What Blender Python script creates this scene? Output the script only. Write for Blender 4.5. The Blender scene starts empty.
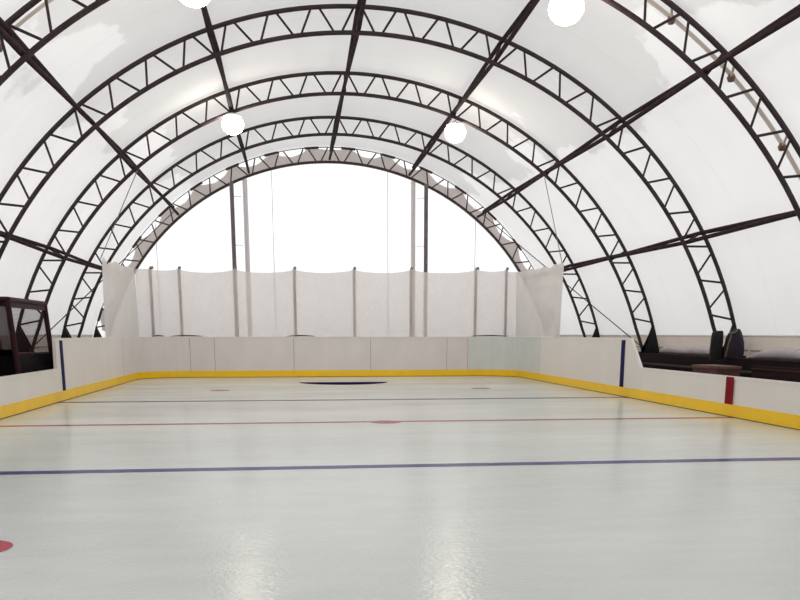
import bpy, math, random
from mathutils import Vector, Matrix
random.seed(4)
R = math.radians
COL = bpy.context.scene.collection

# ------------------------------------------------------------------ numbers
XC, ZC, RI, RO = 1.536, -1.068, 8.544, 9.039          # arch centre and chord radii
ARCH_Y = [14.85, 19.48, 24.14, 28.83, 33.28]
PUR = [89.70 + 19.62 * k for k in range(-3, 4)]      # purlin angles round the arch
STEP = 5.606                                        # lattice panel angle
XL, XR, YF = -4.86, 7.39, 29.07                     # rink boards
HB, HL, HK = 1.29, 0.672, 0.211                      # board, low board, kick plate heights
RM = 9.13                                           # roof membrane radius

def ap(th, r, y):                                   # point on an arch, world
    return Vector((XC - r * math.cos(R(th)), y, ZC + r * math.sin(R(th))))

# ------------------------------------------------------------------ materials
class NT:
    def __init__(s, name):
        s.m = bpy.data.materials.new(name); s.m.use_nodes = True
        s.t = s.m.node_tree; s.t.nodes.clear()
        s.out = s.n('ShaderNodeOutputMaterial')
    def n(s, typ, **kw):
        nd = s.t.nodes.new(typ)
        for k, v in kw.items():
            if k.startswith('i_'):
                nd.inputs[k[2:].replace('_', ' ')].default_value = v
            else:
                setattr(nd, k, v)
        return nd
    def l(s, a, b): s.t.links.new(a, b)
    def math(s, op, a, b=None, c=None):
        nd = s.n('ShaderNodeMath', operation=op)
        for i, v in enumerate((a, b, c)):
            if v is None: continue
            if isinstance(v, (int, float)): nd.inputs[i].default_value = v
            else: s.l(v, nd.inputs[i])
        return nd.outputs[0]
    def noise(s, scale, detail=3, vec=None, rough=0.55):
        nd = s.n('ShaderNodeTexNoise'); nd.inputs['Scale'].default_value = scale
        nd.inputs['Detail'].default_value = detail; nd.inputs['Roughness'].default_value = rough
        if vec is not None: s.l(vec, nd.inputs['Vector'])
        return nd.outputs['Fac']
    def obj(s, scale=None):
        tc = s.n('ShaderNodeTexCoord')
        if scale is None: return tc.outputs['Object']
        mp = s.n('ShaderNodeMapping'); mp.inputs['Scale'].default_value = scale
        s.l(tc.outputs['Object'], mp.inputs['Vector']); return mp.outputs['Vector']
    def ramp(s, fac, stops):
        nd = s.n('ShaderNodeValToRGB'); cr = nd.color_ramp
        while len(cr.elements) < len(stops): cr.elements.new(0.5)
        for e, (p, c) in zip(cr.elements, stops):
            e.position = p; e.color = (*c, 1)
        s.l(fac, nd.inputs['Fac']); return nd.outputs['Color']

def C(r, g, b):                                      # sRGB 0-255 -> linear
    f = lambda c: (c / 255 / 12.92) if c <= 10.3 else ((c / 255 + .055) / 1.055) ** 2.4
    return (f(r), f(g), f(b))

def solid(name, col, var=0.18, rough=0.5, scale=3.0, metal=0.0, bump=0.0, spec=0.5, stretch=(1, 1, 1)):
    t = NT(name); v = t.obj(stretch)
    fac = t.noise(scale, 4, v)
    lo = tuple(c * (1 - var) for c in col); hi = tuple(min(1, c * (1 + var)) for c in col)
    c = t.ramp(fac, [(0.3, lo), (0.7, hi)])
    b = t.n('ShaderNodeBsdfPrincipled'); t.l(c, b.inputs['Base Color'])
    b.inputs['Roughness'].default_value = rough; b.inputs['Metallic'].default_value = metal
    b.inputs['Specular IOR Level'].default_value = spec
    if bump:
        bp = t.n('ShaderNodeBump'); bp.inputs['Strength'].default_value = bump
        bp.inputs['Distance'].default_value = 0.01
        t.l(t.noise(scale * 6, 3, v), bp.inputs['Height']); t.l(bp.outputs[0], b.inputs['Normal'])
    t.l(b.outputs[0], t.out.inputs[0]); return t.m

def cloth(name, col, trans, colvar=0.04, alpha=1.0, nscale=1.5):
    """thin fabric: diffuse + translucent, optionally a share of open weave"""
    t = NT(name)
    c = t.ramp(t.noise(nscale, 4, t.obj()), [(0.25, tuple(x * (1 - colvar) for x in col)), (0.75, tuple(min(1, x * (1 + colvar)) for x in col))])
    d = t.n('ShaderNodeBsdfDiffuse'); tr = t.n('ShaderNodeBsdfTranslucent')
    t.l(c, d.inputs[0]); t.l(c, tr.inputs[0])
    mx = t.n('ShaderNodeMixShader'); mx.inputs[0].default_value = trans
    t.l(d.outputs[0], mx.inputs[1]); t.l(tr.outputs[0], mx.inputs[2])
    last = mx.outputs[0]
    if alpha < 1:
        tp = t.n('ShaderNodeBsdfTransparent'); m2 = t.n('ShaderNodeMixShader')
        w = t.noise(30, 2, t.obj((1, 1, 0.3)))
        a = t.math('MULTIPLY_ADD', w, 0.16, alpha - 0.08)
        t.l(a, m2.inputs[0]); t.l(tp.outputs[0], m2.inputs[1]); t.l(last, m2.inputs[2]); last = m2.outputs[0]
    t.l(last, t.out.inputs[0]); return t.m

def roof_material():
    """white PVC sheet; snow lies on its crown and lets less daylight in, with a ragged edge at the shoulders"""
    t = NT('roof_sheet'); o = t.obj()
    sp = t.n('ShaderNodeSeparateXYZ'); t.l(o, sp.inputs[0])
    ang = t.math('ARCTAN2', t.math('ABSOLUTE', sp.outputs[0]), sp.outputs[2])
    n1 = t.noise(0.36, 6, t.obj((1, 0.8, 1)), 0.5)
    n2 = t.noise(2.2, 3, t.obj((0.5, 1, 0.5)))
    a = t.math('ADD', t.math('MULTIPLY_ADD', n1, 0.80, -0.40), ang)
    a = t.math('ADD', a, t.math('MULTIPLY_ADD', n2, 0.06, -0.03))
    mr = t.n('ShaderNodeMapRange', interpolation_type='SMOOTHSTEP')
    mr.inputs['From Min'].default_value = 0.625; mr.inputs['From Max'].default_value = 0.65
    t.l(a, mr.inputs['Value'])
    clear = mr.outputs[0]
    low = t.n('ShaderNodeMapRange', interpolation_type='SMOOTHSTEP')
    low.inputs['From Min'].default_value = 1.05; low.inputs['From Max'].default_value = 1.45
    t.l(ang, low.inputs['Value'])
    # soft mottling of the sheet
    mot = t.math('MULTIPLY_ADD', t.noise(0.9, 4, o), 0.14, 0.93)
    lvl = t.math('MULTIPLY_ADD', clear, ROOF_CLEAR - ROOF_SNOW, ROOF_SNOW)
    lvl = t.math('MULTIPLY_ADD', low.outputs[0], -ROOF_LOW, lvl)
    lvl = t.math('MULTIPLY', lvl, mot)
    # faint welded seams running round the vault
    fr = t.math('FRACT', t.math('MULTIPLY_ADD', sp.outputs[1], 1 / 2.484, 0.30))
    seam = t.math('LESS_THAN', t.math('ABSOLUTE', t.math('SUBTRACT', fr, 0.5)), 0.008)
    lvl = t.math('MULTIPLY', lvl, t.math('MULTIPLY_ADD', seam, -0.08, 1.0))
    col = t.n('ShaderNodeCombineColor')
    t.l(lvl, col.inputs[0]); t.l(t.math('MULTIPLY', lvl, 0.978), col.inputs[1]); t.l(t.math('MULTIPLY', lvl, 0.965), col.inputs[2])
    tr = t.n('ShaderNodeBsdfTranslucent'); t.l(col.outputs[0], tr.inputs[0])
    d = t.n('ShaderNodeBsdfDiffuse'); d.inputs[0].default_value = (0.40, 0.395, 0.39, 1)
    ad = t.n('ShaderNodeAddShader'); t.l(tr.outputs[0], ad.inputs[0]); t.l(d.outputs[0], ad.inputs[1])
    t.l(ad.outputs[0], t.out.inputs[0]); return t.m

def end_material():
    t = NT('end_sheet')
    mot = t.math('MULTIPLY_ADD', t.noise(0.6, 3, t.obj()), 0.10, END_T - 0.05)
    col = t.n('ShaderNodeCombineColor')
    for i in range(3): t.l(mot, col.inputs[i])
    tr = t.n('ShaderNodeBsdfTranslucent'); t.l(col.outputs[0], tr.inputs[0])
    d = t.n('ShaderNodeBsdfDiffuse'); d.inputs[0].default_value = (0.25, 0.25, 0.25, 1)
    ad = t.n('ShaderNodeAddShader'); t.l(tr.outputs[0], ad.inputs[0]); t.l(d.outputs[0], ad.inputs[1])
    t.l(ad.outputs[0], t.out.inputs[0]); return t.m

def ice_material(name, col, col2, spec=0.4):
    t = NT(name); o = t.obj()
    n = t.noise(0.5, 5, t.obj((0.35, 1.0, 1)))
    n2 = t.noise(3.0, 4, t.obj((0.4, 1.2, 1)))
    f = t.math('ADD', t.math('MULTIPLY', n, 0.6), t.math('MULTIPLY', n2, 0.4))
    c = t.ramp(f, [(0.32, col), (0.68, col2)])
    b = t.n('ShaderNodeBsdfPrincipled'); t.l(c, b.inputs['Base Color'])
    rg = t.math('MULTIPLY_ADD', n, 0.16, 0.10)
    t.l(rg, b.inputs['Roughness'])
    b.inputs['IOR'].default_value = 1.31; b.inputs['Specular IOR Level'].default_value = spec
    h = t.math('ADD', t.math('MULTIPLY', t.noise(7, 4, t.obj((0.7, 1.0, 1))), 0.8), t.math('MULTIPLY', t.noise(26, 2, o), 0.9))
    bp = t.n('ShaderNodeBump'); bp.inputs['Strength'].default_value = 0.30; bp.inputs['Distance'].default_value = 0.01
    t.l(h, bp.inputs['Height']); t.l(bp.outputs[0], b.inputs['Normal'])
    t.l(b.outputs[0], t.out.inputs[0]); return t.m

def wire_material(name, col, cell=0.055, wire=0.30):
    """diamond wire netting: opaque wires, open cells"""
    t = NT(name); sp = t.n('ShaderNodeSeparateXYZ'); t.l(t.obj(), sp.inputs[0])
    u = t.math('ADD', sp.outputs[0], sp.outputs[1])
    fa = []
    for sg in (1, -1):
        s_ = t.math('MULTIPLY_ADD', sp.outputs[2], sg, u)
        fa.append(t.math('LESS_THAN', t.math('FRACT', t.math('MULTIPLY', s_, 1 / cell)), wire))
    al = t.math('MAXIMUM', fa[0], fa[1])
    d = t.n('ShaderNodeBsdfDiffuse'); 
    t.l(t.ramp(t.noise(4, 2, t.obj()), [(0.3, tuple(x * .8 for x in col)), (0.7, col)]), d.inputs[0])
    tp = t.n('ShaderNodeBsdfTransparent'); m = t.n('ShaderNodeMixShader')
    t.l(al, m.inputs[0]); t.l(tp.outputs[0], m.inputs[1]); t.l(d.outputs[0], m.inputs[2])
    t.l(m.outputs[0], t.out.inputs[0]); return t.m

def glow_material(name, col, strength):
    t = NT(name)
    c = t.ramp(t.noise(2, 2, t.obj()), [(0.0, tuple(x * .96 for x in col)), (1.0, col)])
    e = t.n('ShaderNodeEmission'); e.inputs['Strength'].default_value = strength
    t.l(c, e.inputs['Color']); t.l(e.outputs[0], t.out.inputs[0]); return t.m

def plank_material(name, a, b, axis=1, width=0.16):
    t = NT(name); o = t.obj(); sp = t.n('ShaderNodeSeparateXYZ'); t.l(o, sp.inputs[0])
    fr = t.math('FRACT', t.math('MULTIPLY', sp.outputs[2], 1 / width))
    gap = t.math('LESS_THAN', fr, 0.07)
    g = t.noise(2.5, 5, t.obj((1, 0.25, 6)))
    c = t.ramp(t.math('MULTIPLY', g, t.math('SUBTRACT', 1.0, t.math('MULTIPLY', gap, 0.7))), [(0.2, a), (0.65, b)])
    bs = t.n('ShaderNodeBsdfPrincipled'); t.l(c, bs.inputs['Base Color']); bs.inputs['Roughness'].default_value = 0.7; bs.inputs['Specular IOR Level'].default_value = 0.15
    t.l(bs.outputs[0], t.out.inputs[0]); return t.m

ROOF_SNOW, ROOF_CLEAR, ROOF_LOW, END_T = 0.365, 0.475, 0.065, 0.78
WORLD = 1.4

M = {}
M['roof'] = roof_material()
M['end'] = end_material()
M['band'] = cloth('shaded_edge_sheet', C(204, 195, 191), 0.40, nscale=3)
M['seam'] = cloth('grey_beige_strip', C(196, 186, 180), 0.35)
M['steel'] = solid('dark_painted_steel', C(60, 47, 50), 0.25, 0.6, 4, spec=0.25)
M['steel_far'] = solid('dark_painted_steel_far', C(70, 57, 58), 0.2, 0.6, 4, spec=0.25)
M['purlin'] = solid('dark_painted_tube', C(58, 45, 48), 0.25, 0.9, 4, spec=0.05)
M['black'] = solid('black_plate', C(18, 16, 18), 0.3, 0.6, 6)
M['teal_black'] = solid('black_wrapped_plate', C(14, 16, 18), 0.4, 0.5, 9, spec=0.3)
M['rope'] = solid('grey_wire', C(120, 112, 110), 0.2, 0.6, 8)
M['board'] = solid('white_board', C(231, 225, 219), 0.03, 0.35, 1.2, stretch=(1, 1, 0.4))
M['board_far'] = solid('greyer_white_board', C(224, 217, 215), 0.04, 0.4, 1.6, stretch=(1, 1, 0.4))  # slightly greyer than the side boards
M['board_green_shaded'] = solid('pale_green_shaded_board', C(216, 219, 216), 0.04, 0.4, 1.6)  # shade in the far right corner is put into this greenish grey
M['board_edge'] = solid('board_edge', C(188, 180, 176), 0.08, 0.5, 4)
M['joint'] = solid('board_joint', C(168, 157, 154), 0.1, 0.6, 4)
M['yellow'] = solid('yellow_kick_plate', C(255, 203, 8), 0.05, 0.4, 2.5)
M['grime'] = solid('dark_foot_gap', C(96, 76, 48), 0.5, 0.8, 3)
M['blue_paint'] = solid('navy_stripe', C(22, 17, 76), 0.15, 0.6, 4, spec=0.1)
M['red_paint'] = solid('red_stripe', C(128, 14, 26), 0.15, 0.6, 4, spec=0.1)
M['ice'] = ice_material('ice', C(203, 208, 204), C(220, 223, 219), 0.5)
M['ice_blue'] = ice_material('ice_blue_line', C(30, 32, 112), C(44, 46, 122), 0.08)
M['ice_navy'] = ice_material('ice_navy_crease', C(22, 18, 60), C(40, 34, 80), 0.0)
M['ice_red'] = ice_material('ice_red_line', C(152, 46, 66), C(172, 70, 84), 0.10)
M['ice_spot'] = ice_material('ice_red_spot', C(172, 20, 50), C(190, 36, 66), 0.2)
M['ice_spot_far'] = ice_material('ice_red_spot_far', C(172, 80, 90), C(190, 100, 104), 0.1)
M['ground'] = solid('dark_walkway', C(46, 34, 34), 0.25, 0.8, 1.5)
M['net'] = cloth('white_netting', C(226, 218, 213), 0.42, 0.03, alpha=0.74, nscale=2.0)
M['net_side'] = cloth('white_netting_folded', C(236, 230, 226), 0.47, 0.03, alpha=0.93, nscale=2.0)
M['hem_gap'] = solid('dark_gap_under_net', C(84, 74, 72), 0.3, 0.8, 5)
M['post'] = solid('grey_net_post', C(138, 126, 124), 0.12, 0.5, 3)
M['white_pole'] = solid('pale_grey_pole', C(228, 224, 224), 0.04, 0.5, 2)
M['dark_col'] = solid('grey_brown_column', C(112, 100, 102), 0.15, 0.5, 3)
M['plinth'] = plank_material('dark_red_timber', C(6, 2, 3), C(30, 9, 11), width=0.22)
M['bench'] = plank_material('maroon_bench_board', C(12, 4, 5), C(46, 18, 19), width=0.15)
M['bench_edge'] = solid('worn_bench_edge', C(70, 44, 42), 0.2, 0.6, 4, spec=0.2)
M['box'] = solid('brown_box_wood', C(88, 58, 54), 0.25, 0.7, 4, spec=0.2, stretch=(1, .4, 3))
M['box_top'] = solid('brown_box_lid', C(104, 78, 70), 0.2, 0.7, 4, spec=0.2)
M['skirt'] = cloth('beige_skirt', C(216, 203, 193), 0.25, 0.05)
M['roll'] = cloth('pale_lilac_fabric_roll', C(220, 212, 214), 0.2, 0.12, nscale=2)
M['maroon'] = solid('maroon_steel', C(44, 12, 17), 0.2, 0.6, 4, spec=0.2)
M['cage_panel'] = solid('black_cage_board', C(10, 4, 6), 0.4, 0.8, 3, spec=0.1)
M['mesh'] = wire_material('dark_wire_mesh', C(40, 24, 28), 0.05, 0.30)
M['mesh_dense'] = wire_material('dark_wire_mesh_dense', C(56, 38, 40), 0.045, 0.68)
M['jacket_black'] = solid('black_jacket_cloth', C(16, 14, 17), 0.4, 0.85, 6, bump=0.5)
M['jacket_purple'] = solid('dark_purple_jacket_cloth', C(46, 30, 50), 0.35, 0.8, 6, bump=0.5)
M['olive'] = solid('olive_strap', C(104, 98, 66), 0.25, 0.8, 8)
M['strap'] = solid('pale_strap', C(206, 196, 186), 0.1, 0.7, 6)
M['knob'] = solid('red_brown_knob', C(112, 84, 74), 0.2, 0.5, 8)
M['lamp'] = glow_material('lit_lamp_lens', (1.0, 0.93, 0.78), 38.0)
M['lamp_case'] = solid('pale_lamp_case', C(250, 246, 236), 0.02, 0.4, 5)

# ------------------------------------------------------------------ mesh building
class MB:
    def __init__(s): s.v = []; s.f = []; s.mi = []; s.sm = []
    def add(s, vs, fs, mi=0, smooth=False):
        b = len(s.v); s.v += [tuple(v) for v in vs]
        for f in fs: s.f.append(tuple(b + i for i in f)); s.mi.append(mi); s.sm.append(smooth)
    def box(s, x0, y0, z0, x1, y1, z1, mi=0):
        vs = [(x0,y0,z0),(x1,y0,z0),(x1,y1,z0),(x0,y1,z0),(x0,y0,z1),(x1,y0,z1),(x1,y1,z1),(x0,y1,z1)]
        s.add(vs, [(0,3,2,1),(4,5,6,7),(0,1,5,4),(1,2,6,5),(2,3,7,6),(3,0,4,7)], mi)
    def tube(s, pts, r, n=10, cap=True, mi=0, closed=False):
        pts = [Vector(p) for p in pts]; rr = r if isinstance(r, (list, tuple)) else [r] * len(pts)
        rings = []; prev = None
        for i, p in enumerate(pts):
            a = pts[max(0, i - 1)]; b = pts[min(len(pts) - 1, i + 1)]
            d = (b - a).normalized()
            if prev is None:
                u = d.cross(Vector((0, 1, 0)))
                if u.length < 0.1: u = d.cross(Vector((1, 0, 0)))
            else: u = prev - d * prev.dot(d)
            u.normalize(); prev = u; w = d.cross(u)
            rings.append([p + (u * math.cos(2*math.pi*k/n) + w * math.sin(2*math.pi*k/n)) * rr[i] for k in range(n)])
        vs = [v for ring in rings for v in ring]; fs = []
        for i in range(len(pts) - 1):
            for k in range(n):
                k2 = (k + 1) % n
                fs.append((i*n+k, i*n+k2, (i+1)*n+k2, (i+1)*n+k))
        s.add(vs, fs, mi, True)
        if cap:
            s.add(rings[0], [tuple(range(n))[::-1]], mi); s.add(rings[-1], [tuple(range(n))], mi)
    def lathe(s, prof, n=20, c=(0,0,0), mi=0):
        vs = []; fs = []
        for (r, z) in prof:
            for k in range(n): vs.append((c[0] + r*math.cos(2*math.pi*k/n), c[1] + r*math.sin(2*math.pi*k/n), c[2] + z))
        for i in range(len(prof) - 1):
            for k in range(n):
                k2 = (k+1) % n; fs.append((i*n+k, i*n+k2, (i+1)*n+k2, (i+1)*n+k))
        s.add(vs, fs, mi, True)
    def prism(s, poly, d, mi=0):                     # poly: 3-D points, extruded by vector d
        n = len(poly); p = [Vector(q) for q in poly]; d = Vector(d)
        s.add(p + [q + d for q in p], [tuple(range(n))[::-1], tuple(range(n, 2*n))] + [(i, (i+1) % n, n + (i+1) % n, n + i) for i in range(n)], mi)
    def grid(s, rows, mi=0, smooth=True):            # rows: list of equal-length point lists
        n = len(rows[0]); vs = [p for r in rows for p in r]
        fs = [(i*n+j, i*n+j+1, (i+1)*n+j+1, (i+1)*n+j) for i in range(len(rows)-1) for j in range(n-1)]
        s.add(vs, fs, mi, smooth)
    def mesh(s, name, mats):
        me = bpy.data.meshes.new(name); me.from_pydata(s.v, [], s.f)
        for m in (mats if isinstance(mats, (list, tuple)) else [mats]): me.materials.append(m)
        me.polygons.foreach_set('material_index', s.mi); me.polygons.foreach_set('use_smooth', s.sm)
        me.update(); return me
    def build(s, name, mats, parent=None, loc=(0,0,0), rot=(0,0,0)):
        return link(name, s.mesh(name, mats), parent, loc, rot)

def link(name, data, parent=None, loc=(0,0,0), rot=(0,0,0)):
    o = bpy.data.objects.new(name, data); COL.objects.link(o)
    o.location = loc; o.rotation_euler = rot
    if parent: o.parent = parent
    return o
def tag(o, label, cat, group=None):
    o['label'] = label; o['category'] = cat
    if group: o['group'] = group
    return o
def thing(name, label, cat, loc=(0,0,0), group=None):
    return tag(link(name, None, None, loc), label, cat, group)
def struct(o, label=None, cat=None):
    o['kind'] = 'structure'
    if label: o['label'] = label
    if cat: o['category'] = cat
    return o

# ------------------------------------------------------------------ shell
def arc_rows(r, t0, t1, n, y):
    return [(-r*math.cos(R(t0+(t1-t0)*i/n)), y, r*math.sin(R(t0+(t1-t0)*i/n))) for i in range(n+1)]
TH0 = math.degrees(math.asin((1.31 - ZC) / RM))
ys = [-9 + (33.65 + 9) * i / 40 for i in range(41)]
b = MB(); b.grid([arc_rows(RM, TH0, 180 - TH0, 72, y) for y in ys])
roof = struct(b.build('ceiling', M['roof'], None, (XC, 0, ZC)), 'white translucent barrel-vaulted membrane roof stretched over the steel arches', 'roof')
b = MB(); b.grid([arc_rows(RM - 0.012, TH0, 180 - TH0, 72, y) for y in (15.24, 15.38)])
b.build('sheet_strip', M['seam'], roof)  # grey-beige cloth strip round the vault by the nearest arch

def end_wall(name, y, inner=False):
    b = MB(); n = 72
    rim = [(-9.11*math.cos(R(TH0+(180-2*TH0)*i/n)), 0, 9.11*math.sin(R(TH0+(180-2*TH0)*i/n))) for i in range(n+1)]
    base = [(p[0], 0, -ZC) for p in rim]
    b.grid([base, rim], 0, False)
    return b.build(name, M['end'], None, (XC, y, ZC))
wf = struct(end_wall('wall_far', 33.62), 'bright white fabric end wall closing the far end of the tent', 'wall')
b = MB()
for x in (-0.63, 3.61, 6.94, -4.85):
    zt = math.sqrt(9.0**2 - (x - XC)**2)
    b.box(x - XC - 0.010, -0.02, 1.1, x - XC + 0.010, -0.012, zt)
b.build('sheet_strip', M['seam'], wf)  # vertical seams of the end sheet
struct(end_wall('wall_near', -8.9), 'white fabric end wall behind the camera', 'wall')

# scalloped edging laced between the chords of the last arch
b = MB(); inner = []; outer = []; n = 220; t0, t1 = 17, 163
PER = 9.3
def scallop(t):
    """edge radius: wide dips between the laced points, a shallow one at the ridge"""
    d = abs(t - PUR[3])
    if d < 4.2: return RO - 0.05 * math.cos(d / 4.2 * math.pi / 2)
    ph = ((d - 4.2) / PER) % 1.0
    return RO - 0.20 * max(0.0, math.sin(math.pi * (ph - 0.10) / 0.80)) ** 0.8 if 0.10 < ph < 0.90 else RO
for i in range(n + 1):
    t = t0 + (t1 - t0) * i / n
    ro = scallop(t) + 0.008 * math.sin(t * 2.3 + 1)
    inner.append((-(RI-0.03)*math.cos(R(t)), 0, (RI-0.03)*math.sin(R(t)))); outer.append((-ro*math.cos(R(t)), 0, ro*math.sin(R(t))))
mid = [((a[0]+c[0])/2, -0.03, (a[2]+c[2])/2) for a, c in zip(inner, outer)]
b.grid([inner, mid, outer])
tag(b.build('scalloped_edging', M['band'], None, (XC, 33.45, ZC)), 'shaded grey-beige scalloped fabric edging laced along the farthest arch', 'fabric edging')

# timber plinths, skirts and fabric rolls along the two long sides
for side, sg in (('left', -1), ('right', 1)):
    x0, x1 = XC + sg * 8.25, XC + sg * 9.40
    b = MB(); b.box(min(x0, x1), -8.8, 0, max(x0, x1), 33.6, 0.86)
    struct(b.build('wall_' + side, M['plinth']), 'dark red timber plinth wall along the %s side under the membrane' % side, 'wall')
    xs = XC + sg * 8.86
    b = MB(); rows = []
    for z, dx in ((1.36, -0.055), (1.30, -0.045), (1.17, -0.01), (1.04, 0.02), (1.0, 0.035), (0.86, 0.05)):
        rows.append([(xs + sg * dx, -8.8 + 42.3 * i / 60, z) for i in range(61)])
    b.grid(rows); b.tube([(xs - sg*0.03, -8.8, 1.015), (xs - sg*0.03, 33.5, 1.015)], 0.018, 6, mi=1)
    struct(b.build('trim_1' if sg < 0 else 'trim_2', [M['skirt'], M['joint']]), 'beige fabric skirt band along the foot of the %s membrane' % side, 'skirt')
ROLLS = {1: [(9.5, 14.5, 'crumpled pale lilac fabric roll at right, nearest the camera along the plinth'), (15.1, 18.7, 'crumpled pale lilac fabric roll on the right plinth, to the right of the jackets'),
             (19.85, 23.85, 'crumpled pale lilac fabric roll on the right plinth, to the left of the jackets')],
         -1: [(15.2, 19.1, 'crumpled pale fabric roll on the left plinth behind the near half of the cage'), (19.85, 23.8, 'crumpled pale fabric roll on the left plinth beyond the cage')]}
for sg, lst in ROLLS.items():
    xs = XC + sg * 8.86
    for ya, yb, lb in lst:
        b = MB(); pts = []; rad = []; n = 48
        for i in range(n + 1):
            y = ya + (yb - ya) * i / n; e = min(1.0, 6 * min(i, n - i) / n + 0.35)
            rad.append((0.105 + 0.014*math.sin(y*1.9) + 0.010*math.sin(y*4.7 + 1)) * e)
            pts.append((-sg*(0.075 + 0.02*math.sin(y*1.7)), y - ya, 0.862 + rad[-1]))
        b.tube(pts, rad, 12)
        tag(b.build('fabric_roll', M['roll'], None, (xs, ya, 0)), lb, 'fabric roll', 'fabric rolls at the membrane foot')

# ------------------------------------------------------------------ ground and ice
b = MB(); b.box(-9, -9, -0.10, 12, 36, -0.012)
struct(b.build('floor', M['ground']), 'dark walkway floor around the rink', 'floor')

def rink_outline(off=0.0, near=-1.4):
    """ice outline with rounded far corners, from near left round to near right"""
    r = 1.3 - off; pts = [(XL + off, near)]
    cx, cy = XL + 1.3, YF - 1.3
    for i in range(9):
        a = math.pi - (math.pi/2) * i / 8; pts.append((cx + r*math.cos(a), cy + r*math.sin(a)))
    cx = XR - 1.3
    for i in range(9):
        a = math.pi/2 - (math.pi/2) * i / 8; pts.append((cx + r*math.cos(a), cy + r*math.sin(a)))
    pts.append((XR - off, near)); return pts
b = MB(); b.prism([(x, y, -0.012) for x, y in rink_outline()][::-1], (0, 0, 0.012))
ice = struct(b.build('floor_ice', M['ice']), 'pale green-grey sheet of rink ice with painted lines', 'ice')
def strip(name, x0, x1, y, w, m, z=0.0012, label=None):
    b = MB(); b.add([(x0, y-w/2, z), (x1, y-w/2, z), (x1, y+w/2, z), (x0, y+w/2, z)], [(0,1,2,3)])
    o = b.build(name, m, ice)
    if label: o['label'] = label
strip('blue_line', XL, XR, 9.14, 0.22, M['ice_blue'], label='near blue line painted across the ice')
strip('blue_line', XL, XR, 18.72, 0.26, M['ice_blue'], label='far blue line painted across the ice')
strip('red_line', XL, XR, 13.93, 0.20, M['ice_red'], label='red centre line painted across the ice')
def disc(name, x, y, rx, ry, m, z, a0=0, a1=360, n=40, label=None):
    b = MB(); pts = [(x + rx*math.cos(R(a0+(a1-a0)*i/n)), y + ry*math.sin(R(a0+(a1-a0)*i/n)), z) for i in range(n + (a1-a0 < 360))]
    b.add(pts, [tuple(range(len(pts)))]); o = b.build(name, m, ice); o['label'] = label
disc('face_off_spot', 1.45, 13.86, 0.25, 0.26, M['ice_red'], 0.002, label='red centre spot on the red line')
disc('face_off_spot', -1.85, 22.25, 0.25, 0.25, M['ice_spot_far'], 0.002, label='far left red face-off spot')
disc('face_off_spot', 4.82, 22.3, 0.25, 0.25, M['ice_spot_far'], 0.002, label='far right red face-off spot')
disc('face_off_spot', -2.13, 5.85, 0.24, 0.24, M['ice_spot'], 0.002, label='near left red face-off spot')
disc('goal_crease', 1.44, 25.75, 1.30, 1.40, M['ice_navy'], 0.002, 180, 360, label='navy half-round goal crease')

# ------------------------------------------------------------------ boards
def poly_board(name, label, path, top, near_cut=None, mat='board', joint=True, group='white rink boards'):
    """one board panel along a floor path (list of x,y, inner face); top(i)->height; parts: panel, kick plate, cap rail"""
    P = [Vector((x, y, 0)) for x, y in path]
    o0 = P[0].copy(); root = thing(name, label, 'rink board', tuple(o0), group)
    nrm = []
    for i in range(len(P)):
        d = (P[min(i+1, len(P)-1)] - P[max(i-1, 0)]).normalized(); nrm.append(Vector((-d.y, d.x, 0)))   # outward: left of travel
    L = [p - o0 for p in P]; tops = [top(i) for i in range(len(P))]
    b = MB(); th = 0.045
    in0 = [l + Vector((0,0,0)) for l in L]; in1 = [l + Vector((0,0,t)) for l, t in zip(L, tops)]
    ou0 = [l + q*th for l, q in zip(L, nrm)]; ou1 = [l + q*th + Vector((0,0,t)) for l, q, t in zip(L, nrm, tops)]
    b.grid([in0, in1]); b.grid([in1, ou1]); b.grid([ou1, ou0])
    for i in (0, -1): b.add([in0[i], in1[i], ou1[i], ou0[i]], [(0,1,2,3)])
    b.sm = [False]*len(b.sm)
    b.build('panel', M[mat], root)
    b = MB(); k = 0.016
    kin0 = [l - q*k for l, q in zip(L, nrm)]; kin1 = [l - q*k + Vector((0,0,HK)) for l, q in zip(L, nrm)]; kt = [l + Vector((0,0,HK)) for l in L]
    b.grid([kin0, kin1], smooth=False); b.grid([kin1, kt], smooth=False)
    k2 = k + 0.003
    b.grid([[l - q*k2 + Vector((0,0,-0.004)) for l, q in zip(L, nrm)], [l - q*k2 + Vector((0,0,0.014)) for l, q in zip(L, nrm)]], 1, False)
    b.build('kick_plate', [M['yellow'], M['grime']], root)
    b = MB(); rr = 0.012
    b.grid([[l - q*0.008 + Vector((0,0,t-0.035)) for l, q, t in zip(L, nrm, tops)], [l - q*0.008 + Vector((0,0,t+0.012)) for l, q, t in zip(L, nrm, tops)],
            [l + q*(th+0.008) + Vector((0,0,t+0.012)) for l, q, t in zip(L, nrm, tops)], [l + q*(th+0.008) + Vector((0,0,t-0.035)) for l, q, t in zip(L, nrm, tops)]], smooth=False)
    b.build('cap_rail', M[mat], root)
    if joint:
        i = len(P) - 1; l, q = L[i], nrm[i]; d = (P[i] - P[i-1]).normalized()
        b = MB(); w = 0.016
        b.add([l - q*0.004 - d*w + Vector((0,0,HK)), l - q*0.004 + Vector((0,0,HK)), l - q*0.004 + Vector((0,0,tops[i]-0.04)), l - q*0.004 - d*w + Vector((0,0,tops[i]-0.04))], [(0,1,2,3)])
        b.build('joint_strip', M['joint'], root)
    return root, o0

full = lambda i: HB
SEAM = 25.87
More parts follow.
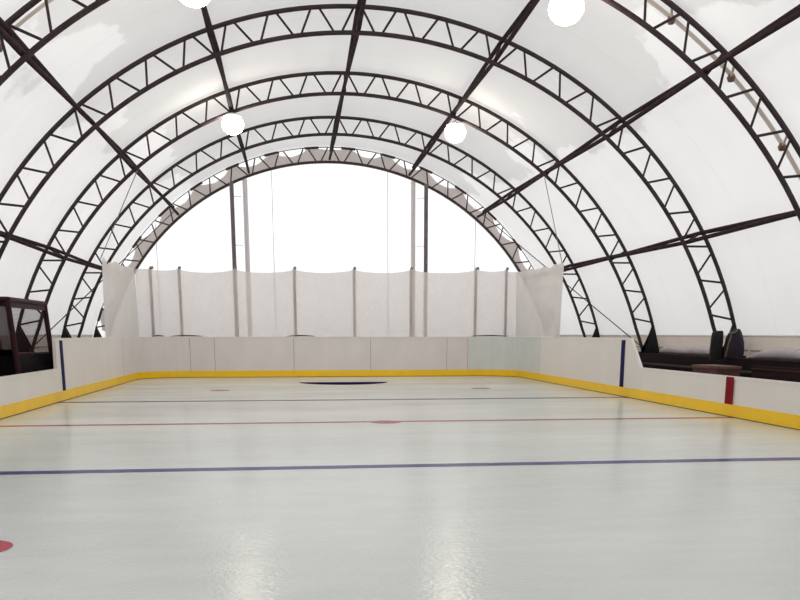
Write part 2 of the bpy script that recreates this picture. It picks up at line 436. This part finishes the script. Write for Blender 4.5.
# travel so that "left of travel" points out of the rink: right side far->near is wrong, so go clockwise seen from above reversed
# left side boards travel near (small y) -> far gives left = -x (outward): correct
rt, _ = poly_board('rink_board', 'tall white left board panel from blue stripe to far corner', [(XL, 19.42), (XL, 22.5), (XL, SEAM)], full)
cr = rink_outline()
def corner(left):
    r, n = 1.3, 8
    if left:
        pts = [(XL, SEAM)] + [(XL+1.3+1.3*math.cos(math.pi-math.pi/2*i/n), YF-1.3+1.3*math.sin(math.pi-math.pi/2*i/n)) for i in range(n+1)] + [(-3.31, YF)]
    else:
        pts = [(5.82, YF)] + [(XR-1.3+1.3*math.cos(math.pi/2-math.pi/2*i/n), YF-1.3+1.3*math.sin(math.pi/2-math.pi/2*i/n)) for i in range(n+1)] + [(XR, SEAM)]
    return pts
poly_board('rink_board', 'curved greyish white board panel in the far left corner', corner(True), full, mat='board_far')
poly_board('rink_board', 'curved pale greenish shaded board panel in the far right corner', corner(False), full, mat='board_green_shaded')
far = [(-3.31, -2.53, 'narrow white filler board next to the far left corner panel'), (-2.53, 0.02, 'white far end board panel to the left of the crease'),
       (0.02, 2.55, 'white far end board panel directly behind the navy crease'), (2.55, 5.11, 'white far end board panel to the right of the crease'),
       (5.11, 5.82, 'narrow white filler board beside the greenish right corner panel')]
for x0, x1, lb in far:
    poly_board('rink_board', lb, [(x0, YF), (x1, YF)], full, mat='board_far')
poly_board('rink_board', 'tall white right board panel from far corner to blue stripe', [(XR, SEAM), (XR, 22.5), (XR, 19.22)], full)
# panels that step down to the low section
hr = {0: HB, 1: HB, 2: HL, 3: HL}
yr = [19.22, 18.69, 18.05, 13.95]
rr_, o = poly_board('rink_board', 'white right board panel stepping down in a slant, blue and red stripes', [(XR, y) for y in yr], lambda i: hr[i])
b = MB(); b.box(-0.010, -0.22, HK, -0.003, 0.0, HB-0.035); b.build('blue_stripe', M['blue_paint'], rr_)
b = MB(); b.box(-0.010, yr[-1]-19.22+0.04, HK, -0.003, yr[-1]-19.22+0.31, HL-0.0); b.build('red_stripe', M['red_paint'], rr_)
poly_board('rink_board', 'low white right board panel in front of the maroon bench', [(XR, 13.95), (XR, 11.0), (XR, 7.8)], lambda i: HL)
yl = [10.0, 18.80, 18.84, 19.42]; hl = [HL, HL, HB, HB]
rl_, o = poly_board('rink_board', 'low white left board panel below the mesh cage, blue stripe at its end', [(XL, y) for y in yl], lambda i: hl[i])
b = MB(); b.box(0.003, 9.42-0.25, HK, 0.010, 9.42-0.03, HB-0.035); b.build('blue_stripe', M['blue_paint'], rl_)

# ------------------------------------------------------------------ arches
def rin(t):
    e = min(t, 180 - t)
    if e >= 18: return RI
    return RI + 0.07 * ((18 - e) / 5.0)
BASE_T = 13.0
def chord_pts(rf, t0, t1, n):
    return [(-rf(t)*math.cos(R(t)), 0, rf(t)*math.sin(R(t))) for t in (t0 + (t1-t0)*i/n for i in range(n+1))]
def chord_mesh(name, rf, rad, m):
    b = MB(); b.tube(chord_pts(rf, BASE_T, 180-BASE_T, 96), rad, 8); return b.mesh(name, m)
def brace_mesh(sg, m, rad=0.024):
    b = MB(); g = 0.55
    def P(t, r): return (r*math.sin(R(t)), 0, r*math.cos(R(t)))
    b.tube([P(sg*g, RO - 0.02), P(sg*(STEP/2 - g), RI + 0.02)], rad, 6); return b.mesh('brace', m)
ME = {}
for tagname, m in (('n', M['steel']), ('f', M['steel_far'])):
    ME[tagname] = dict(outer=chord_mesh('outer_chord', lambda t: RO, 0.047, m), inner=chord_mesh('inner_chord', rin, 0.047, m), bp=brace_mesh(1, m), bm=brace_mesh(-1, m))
# end arch: the outer chord is mostly a thin laced rope line, thick only at the scallop peaks
b = MB(); b.tube(chord_pts(lambda t: RO, BASE_T, 180-BASE_T, 96), 0.016, 6)
for k in range(-8, 8):
    t = PUR[3] + (4.2 + PER * k if k >= 0 else -4.2 + PER * (k + 1))
    if 20 < t < 160: b.tube(chord_pts(lambda q: RO - 0.01, t - 1.6, t + 1.6, 4), 0.045, 6)
ME['f']['outer'] = b.mesh('outer_chord', M['steel_far'])
def foot_mesh(sg):
    """triangular gusset and sole plate where the two chords meet the plinth"""
    b = MB()
    po = Vector((sg*RO*math.cos(R(BASE_T)), 0, RO*math.sin(R(BASE_T)))); t = 17.6
    pu = Vector((sg*(RO+0.02)*math.cos(R(t)), 0, (RO+0.02)*math.sin(R(t))))
    pi_ = Vector((sg*rin(BASE_T)*math.cos(R(BASE_T)), 0, rin(BASE_T)*math.sin(R(BASE_T))))
    z = 0.86 - ZC
    poly = [pu + Vector((0,-0.05,0.0)), Vector((po.x + sg*0.06, -0.05, z+0.03)), Vector((pi_.x - sg*0.10, -0.05, z+0.03)), pi_ + Vector((0,-0.05,0.02))]
    b.prism(poly if sg > 0 else poly[::-1], (0, 0.10, 0))
    b.box(min(po.x + sg*0.1, pi_.x - sg*0.16), -0.16, z, max(po.x + sg*0.1, pi_.x - sg*0.16), 0.16, z + 0.035)
    return b.mesh('foot_plate', M['teal_black'])
FEET = [foot_mesh(-1), foot_mesh(1)]
LAB = ['dark lattice roof arch nearest the camera, only its shoulders in view',
       'dark lattice roof arch whose right foot carries the hung jackets',
       'dark lattice roof arch with two glowing lamps hanging under it',
       'dark lattice roof arch standing just beyond the front edge of the net',
       'farthest lattice roof arch, with scalloped fabric edging, against the white end wall']
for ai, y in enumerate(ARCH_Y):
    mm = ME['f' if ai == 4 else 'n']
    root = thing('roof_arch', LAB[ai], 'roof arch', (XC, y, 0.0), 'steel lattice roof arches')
    link('outer_chord', mm['outer'], root, (0, 0, ZC)); link('inner_chord', mm['inner'], root, (0, 0, ZC))
    for k in range(-13, 14):
        th = PUR[3] + STEP * k
        for sg, me in ((1, mm['bp']), (-1, mm['bm'])):
            tb = th + sg * STEP / 2
            if not (15.2 < tb < 164.8): continue
            link('brace', me, root, (0, 0, ZC), (0, R(th - 90), 0))
    for f in FEET: link('foot_plate', f, root, (0, 0, ZC))

PLAB = ['lowest left twin-tube purlin, running just above the mesh cage', 'upper left twin-tube purlin climbing steeply along the left shoulder',
        'twin-tube purlin left of the ridge, above the left lamps', 'twin-tube ridge purlin along the very top of the roof',
        'twin-tube purlin right of the ridge, above the right lamps', 'upper right twin-tube purlin along the right shoulder', 'lowest right twin-tube purlin, running above the jackets and bench']
SWAY = [0.045, -0.02, 0.04, -0.01, 0.02]
for i, th in enumerate(PUR):
    root = thing('purlin', PLAB[i], 'purlin', tuple(ap(th, RI, ARCH_Y[0])), 'steel roof purlins')
    o0 = root.location.copy()
    for nm, r, sg in (('outer_tube', RO - 0.11, 1), ('inner_tube', RI + 0.10, -1)):
        b = MB(); pts = []
        for y, s_ in zip([7.0] + ARCH_Y, [-0.04] + SWAY):
            pts.append(ap(th + sg * math.degrees(s_ / 9.0), r, y) - o0)
        b.tube(pts, 0.047, 8); b.build(nm, M['purlin'], root)
    for y in ARCH_Y[:4]:
        a_ = ap(th, RI, y) - o0; c_ = ap(th, RO, y) - o0
        b = MB(); b.tube([a_, c_], 0.028, 6); b.build('clamp', M['steel'], root)

# straps and knobs tying the sheet to the nearest arch
for th, lb in ((122.7, 'highest strap clip above the upper right purlin'), (131.7, 'strap clip just below the upper right purlin'),
               (141.2, 'lowest strap clip far right on the nearest arch'), (48.8, 'strap clip at the left edge on the nearest arch')):
    p = ap(th, RM - 0.10, 15.20); a_ = ap(th - 1.0 if th > 90 else th + 1.0, RO, 14.90)
    root = thing('strap_clip', 'pale strap with red-brown knob, ' + lb, 'strap', tuple(p), 'strap clips on the nearest arch')
    b = MB(); b.tube([a_ - p, Vector((0, 0, 0))], 0.022, 6); b.build('strap', M['strap'], root)
    b = MB(); b.lathe([(0.0, -0.07), (0.05, -0.06), (0.075, 0.0), (0.05, 0.06), (0.0, 0.07)], 10); b.build('knob', M['knob'], root)

# ------------------------------------------------------------------ lamps
for x, y, z, lb in ((-1.40, 24.05, 6.63, 'glowing round lamp hanging at upper left, under the lamp-bearing arch'), (4.38, 24.05, 6.58, 'glowing round lamp hanging right of the ridge, farther of the two right lamps'),
                  (-1.38, 14.9, 6.56, 'glowing round lamp at top edge left of the ridge, the nearest left lamp'), (4.46, 14.75, 6.48, 'large glowing round lamp at top edge right of the ridge')):
    root = thing('lamp', lb, 'lamp', (x, y, z), 'round lamps under the purlins')
    b = MB(); b.lathe([(0.0, -0.24)] + [(0.28*math.sin(R(a)), -0.24*math.cos(R(a))) for a in range(10, 180, 10)] + [(0.0, 0.24)], 24); b.build('globe', M['lamp'], root)
    b = MB(); b.lathe([(0.22, 0.185), (0.22, 0.20), (0.15, 0.25), (0.05, 0.28), (0.0, 0.28)], 20); b.build('cap', M['lamp_case'], root)
    b = MB(); b.tube([(0, 0, 0.27), (0, 0, 0.31)], 0.02, 6); b.build('hanger', M['steel'], root)

# ------------------------------------------------------------------ end-wall columns
def pole(name, label, cat, p0, p1, r, m, group, collars=()):
    p0, p1 = Vector(p0), Vector(p1); root = thing(name, label, cat, tuple(p0), group)
    b = MB(); b.tube([(0,0,0), p1 - p0], r, 12); b.build('shaft', m, root)
    b = MB(); b.box(-0.13, -0.13, 0, 0.13, 0.13, 0.02); b.build('base_plate', m, root)
    for f, sg in collars:
        q = (p1 - p0) * f
        b = MB(); b.tube([q - Vector((sg*0.02, 0.1, 0)), q + Vector((sg*0.0, 0.10, 0))], 0.04, 8)
        b.tube([q, q + Vector((-sg*0.34, 0.03, 0))], 0.010, 5); b.build('tie_rod', m, root)
yc = 33.06
for xc_, xw, sd, sg in ((-2.045, -1.585, 'left', -1), (4.97, 4.53, 'right', 1)):
    zt = ZC + math.sqrt((RI - 0.02)**2 - (xc_ - XC)**2)
    pole('wind_post', 'dark grey steel post at the %s of the white end wall' % sd, 'post', (xc_, yc, -0.012), (xc_, yc, zt), 0.075, M['dark_col'], 'end wall posts', [(0.93, sg), (0.68, sg)])
    zt = ZC + math.sqrt(RI**2 - (xw - XC)**2)
    pole('white_pole', 'pale pole beside the %s dark post of the end wall' % sd, 'pole', (xw, yc + 0.30, -0.012), (xw, yc + 0.30, zt - 0.05), 0.09, M['white_pole'], 'pale end wall poles')

# ------------------------------------------------------------------ protective net
NP = [-4.46, -3.56, -1.80, 0.09, 2.03, 3.91, 6.08, 7.12]     # post positions along the far boards
def ztop(x):
    for a_, c_ in zip(NP, NP[1:]):
        if a_ <= x <= c_:
            f = (x - a_)/(c_ - a_); return 3.46 + 0.006*x - 0.14*math.sqrt(max(0, 4*f*(1-f)))*min(1, (c_-a_)/1.6)
    return 3.40
net = thing('safety_net', 'white translucent safety net hung above the far rink boards and corners', 'net', (XC, YF, HB))
o0 = Vector((XC, YF, HB)); nz = 14; rows = []
for j in range(nz + 1):
    row = []
    for i in range(221):
        x = XL - 0.05 + (XR - XL + 0.10) * i / 220; f = j / nz
        zb = HB + 0.014; z = zb + (ztop(x) - zb) * f
        bow = 0.05*math.sin(f*math.pi)*math.sin(x*2.1 + 0.4) + 0.02*math.sin(x*5.3 + f*3)
        row.append(Vector((x, YF + 0.06 + bow, z)) - o0)
    rows.append(row)
b = MB(); b.grid(rows); b.build('far_mesh', M['net'], net)
for sg, xw, yend in ((-1, XL - 0.05, 24.05), (1, XR + 0.05, 24.08)):
    rows = []
    for j in range(nz + 1):
        row = []; f = j / nz
        for i in range(41):
            g = i / 40; y = yend + (YF + 0.06 - yend) * g
            zt = 3.28 + 0.12*g + 0.05*math.sin(g*21) * (1-g) + 0.035*math.sin(g*53)*(1-g)
            zb = HB + 0.014
            lean = 0.0
            row.append(Vector((xw + lean + 0.05*math.sin(g*15 + f)*f, y, zb + (zt - zb)*f)) - o0)
        rows.append(row)
    b = MB(); b.grid(rows); b.build('side_mesh', M['net_side'], net)
b = MB()  # added dark strips stand in for the dark gaps under the lifted net
for x0, x1 in ((-4.5, -4.1), (-3.9, -2.9), (-0.2, 0.7), (5.95, 7.2)):
    b.tube([(x0 + (x1-x0)*i/10 - XC, 0.04, 0.025 + 0.02*math.sin(i*math.pi/10)) for i in range(11)], [0.008 + 0.012*math.sin(i*math.pi/10) for i in range(11)], 6)
b.build('hem_gap', M['hem_gap'], net)
nm = ['leftmost', 'second from the left', 'third from the left', 'fourth from the left', 'fourth from the right', 'third from the right', 'second from the right', 'rightmost']
for i, x in enumerate(NP):
    root = thing('net_post', 'grey post behind the safety net, ' + nm[i] + ' along the far boards', 'net post', (x, YF + 0.17, -0.012), 'posts of the safety net')
    zt = ztop(x) + 0.02
    b = MB(); b.tube([(0, 0, 0), (0, 0, zt - 0.06), (0.02, -0.02, zt), (0.10 if i in (0, 6) else 0.03, -0.05, zt + 0.012)], 0.05, 8); b.build('shaft', M['post'], root)
    b = MB(); b.box(-0.09, -0.09, 0, 0.09, 0.09, 0.015); b.box(-0.06, -0.085, HB - 0.10, 0.06, 0.05, HB - 0.02); b.build('bracket', M['post'], root)

def cable(label, a_, c_, r=0.014, m='rope', sag=0.0, cat='cable', group=None):
    a_, c_ = Vector(a_), Vector(c_)
    b = MB(); b.tube([(c_ - a_) * (i/8) - Vector((0, 0, sag*4*(i/8)*(1-i/8))) for i in range(9)], r, 6)
    tag(b.build('wire_cable', M[m], None, tuple(a_)), label, cat, group)
cable('thin wire from the upper right purlin down to the right front edge of the net', ap(PUR[5], RI - 0.06, 24.14), (XR + 0.05, 24.12, 3.30), 0.011)
cable('thin wire from the upper left purlin down to the left front edge of the net', ap(PUR[1], RI - 0.06, 24.14), (XL - 0.05, 24.1, 3.30), 0.011)
cable('dark bracing cable slanting from behind the net to the right arch foot', ap(166.2, RI + 0.12, 24.22), ap(PUR[5], RO - 0.25, 33.15), 0.016, 'steel')
cable('dark bracing cable slanting from behind the net to the left arch foot', ap(13.8, RI + 0.12, 24.22), ap(PUR[1], RO - 0.25, 33.15), 0.016, 'steel')

# ------------------------------------------------------------------ left mesh cage
cage = thing('mesh_cage', 'dark maroon steel-framed mesh cage behind the low left boards', 'cage', (-5.08, 18.38, -0.012))
H = 2.02; Y0, Y1, DX = -1.23, 1.22, -1.05; LE = -0.13
def cp(fx, y, z): return Vector((fx*DX + LE*z/H, y, z))
b = MB(); rr = 0.055
def bar(name, p, q):
    b = MB(); b.tube([p, q], rr, 8); b.build(name, M['maroon'], cage)
for fx in (0, 1):
    for y in (Y0, Y1): bar('corner_post', cp(fx, y, 0), cp(fx, y, H))
for z in (H, 0.06):
    bar('rail', cp(0, Y0, z), cp(0, Y1, z)); bar('rail', cp(1, Y0, z), cp(1, Y1, z))
    for y in (Y0, Y1): bar('rail', cp(0, y, z), cp(1, y, z))
b.prism([cp(0, Y0, H - 0.14), cp(0, Y1, H - 0.14), cp(0, Y1, H), cp(0, Y0, H)], (0.02, 0, 0))
b.build('top_band', M['maroon'], cage)
b = MB(); b.grid([[cp(0, Y0, 1.0), cp(0, Y1, 1.0)], [cp(0, Y0, H), cp(0, Y1, H)]], smooth=False); b.build('front_mesh', M['mesh'], cage)
b = MB(); b.grid([[cp(0, Y0, 1.0), cp(1, Y0, 1.0)], [cp(0, Y0, H), cp(1, Y0, H)]], smooth=False); b.build('end_mesh', M['mesh_dense'], cage)
b = MB(); b.prism([cp(0, Y0, 0.02), cp(0, Y1, 0.02), cp(0, Y1, 1.0), cp(0, Y0, 1.0)], (-0.03, 0, 0))
b.prism([cp(0, Y0, 0.02), cp(1, Y0, 0.02), cp(1, Y0, 1.12), cp(0, Y0, 1.12)], (0, 0.03, 0)); b.build('lower_board', M['cage_panel'], cage)
b = MB(); b.box(-0.75, Y1 - 0.75, 0.95, -0.30, Y1 - 0.1, 1.02); b.build('shelf', M['box_top'], cage)

# ------------------------------------------------------------------ right side: box, bench, jackets
bx = thing('wooden_box', 'brown wooden box behind the low boards in front of the jackets', 'box', (7.98, 15.85, -0.012))
b = MB(); b.box(-0.22, -0.50, 0, 0.22, 0.50, 0.77); b.build('body', M['box'], bx)
b = MB(); b.box(-0.24, -0.52, 0.77, 0.24, 0.52, 0.815); b.build('lid', M['box_top'], bx)
bench = thing('bench', 'long maroon plank bench behind the low right boards', 'bench', (8.62, 12.9, -0.012))
b = MB(); b.box(-0.22, -3.2, 0.42, 0.20, 3.2, 0.47); b.build('seat', M['bench'], bench)
b = MB(); b.box(0.22, -3.2, 0.50, 0.26, 3.2, 0.80); b.build('backrest', M['bench'], bench)
b = MB(); b.box(0.205, -3.2, 0.735, 0.275, 3.2, 0.755); b.build('back_rail', M['bench_edge'], bench)
for y in (-3.0, -1.0, 1.0, 3.0):
    b = MB(); b.box(-0.18, y-0.04, 0, 0.27, y+0.04, 0.42); b.box(0.26, y-0.04, 0.42, 0.31, y+0.04, 0.78); b.build('leg', M['bench'], bench)
b = MB(); b.box(9.2, 10, 0.0, 9.77, 24.3, 0.58); b.box(9.16, 10, 0.58, 9.77, 24.3, 0.63)
tag(b.build('timber_step', M['plinth'], None, (0, 0, -0.012)), 'dark red timber step running along the foot of the right plinth', 'step')

def jacket(name, label, loc, prof, depth, mat, straps=(), strap_mat='olive'):
    """a hung garment: prof = (x0, x1, z) outline from bottom to collar, rounded and rippled in depth"""
    root = thing(name, label, 'jacket', loc, 'jackets hung on the arch foot')
    b = MB(); n = 18; rings = []
    for k, (x0, x1, z) in enumerate(prof):
        ring = []
        for i in range(n):
            a_ = 2*math.pi*i/n; rip = 1 + 0.12*math.sin(4*a_ + k*0.4)
            ring.append((0.5*(x0+x1) + 0.5*(x1-x0)*math.cos(a_), depth*math.sin(a_)*rip*(0.6 + 0.4*math.sin(math.pi*(k+1)/(len(prof)+1))), z))
        rings.append(ring)
    for r_ in rings: r_.append(r_[0])
    b.grid(rings); b.add(rings[0][:-1], [tuple(range(n))]); b.add(rings[-1][:-1], [tuple(range(n))])
    b.build('cloth', M[mat], root)
    for pts in straps:
        b = MB(); b.tube(pts, 0.022, 6); b.build('strap', M[strap_mat], root)
    return root
YJ = 19.10
jacket('hanging_jacket', 'black jacket hung on the left of the right arch foot', (9.60, YJ, 0.80), [(-0.15, 0.12, 0), (-0.16, 0.13, 0.15), (-0.15, 0.13, 0.35), (-0.14, 0.13, 0.52), (-0.12, 0.12, 0.62), (-0.03, 0.10, 0.66)], 0.14, 'jacket_black')
jacket('hanging_jacket', 'dark purple jacket with olive straps hung on the right arch foot', (9.98, YJ - 0.06, 0.78), [(-0.22, 0.21, 0), (-0.24, 0.25, 0.18), (-0.22, 0.23, 0.40), (-0.19, 0.19, 0.54), (-0.13, 0.15, 0.64), (-0.02, 0.10, 0.72)], 0.15, 'jacket_purple',
       [[(-0.24, -0.10, 0.10), (-0.22, -0.17, 0.4), (-0.16, -0.14, 0.56), (-0.12, 0, 0.66)], [(-0.17, -0.12, 0.60), (-0.05, -0.13, 0.65), (0.03, -0.08, 0.71)]])
b = MB(); b.tube([(0, 0, 0), (-0.05, -0.03, -0.1), (0.0, -0.05, -0.2), (-0.06, -0.04, -0.32)], 0.022, 6)
tag(b.build('tie_strap', M['strap'], None, (10.26, 18.85, 1.16)), 'short pale strap dangling at the right of the purple jacket', 'strap')

# ------------------------------------------------------------------ light and camera
w = bpy.data.worlds.new('overcast'); bpy.context.scene.world = w; w.use_nodes = True
bg = w.node_tree.nodes['Background']; bg.inputs[0].default_value = (0.98, 0.99, 1.0, 1); bg.inputs[1].default_value = WORLD
cam = bpy.data.cameras.new('camera'); co = bpy.data.objects.new('camera', cam); COL.objects.link(co)
cam.sensor_width = 36; cam.lens = 865.03 / 800 * 36; cam.shift_y = 214.25 / 800; cam.clip_end = 200; cam.clip_start = 0.05
co.location = (0, 0, 1.39); co.rotation_euler = (R(90 - 11.779), R(0.0), R(-6.907))
sc = bpy.context.scene; sc.camera = co
sc.view_settings.view_transform = 'Standard'; sc.view_settings.look = 'None'
sc.view_settings.exposure = 0.0
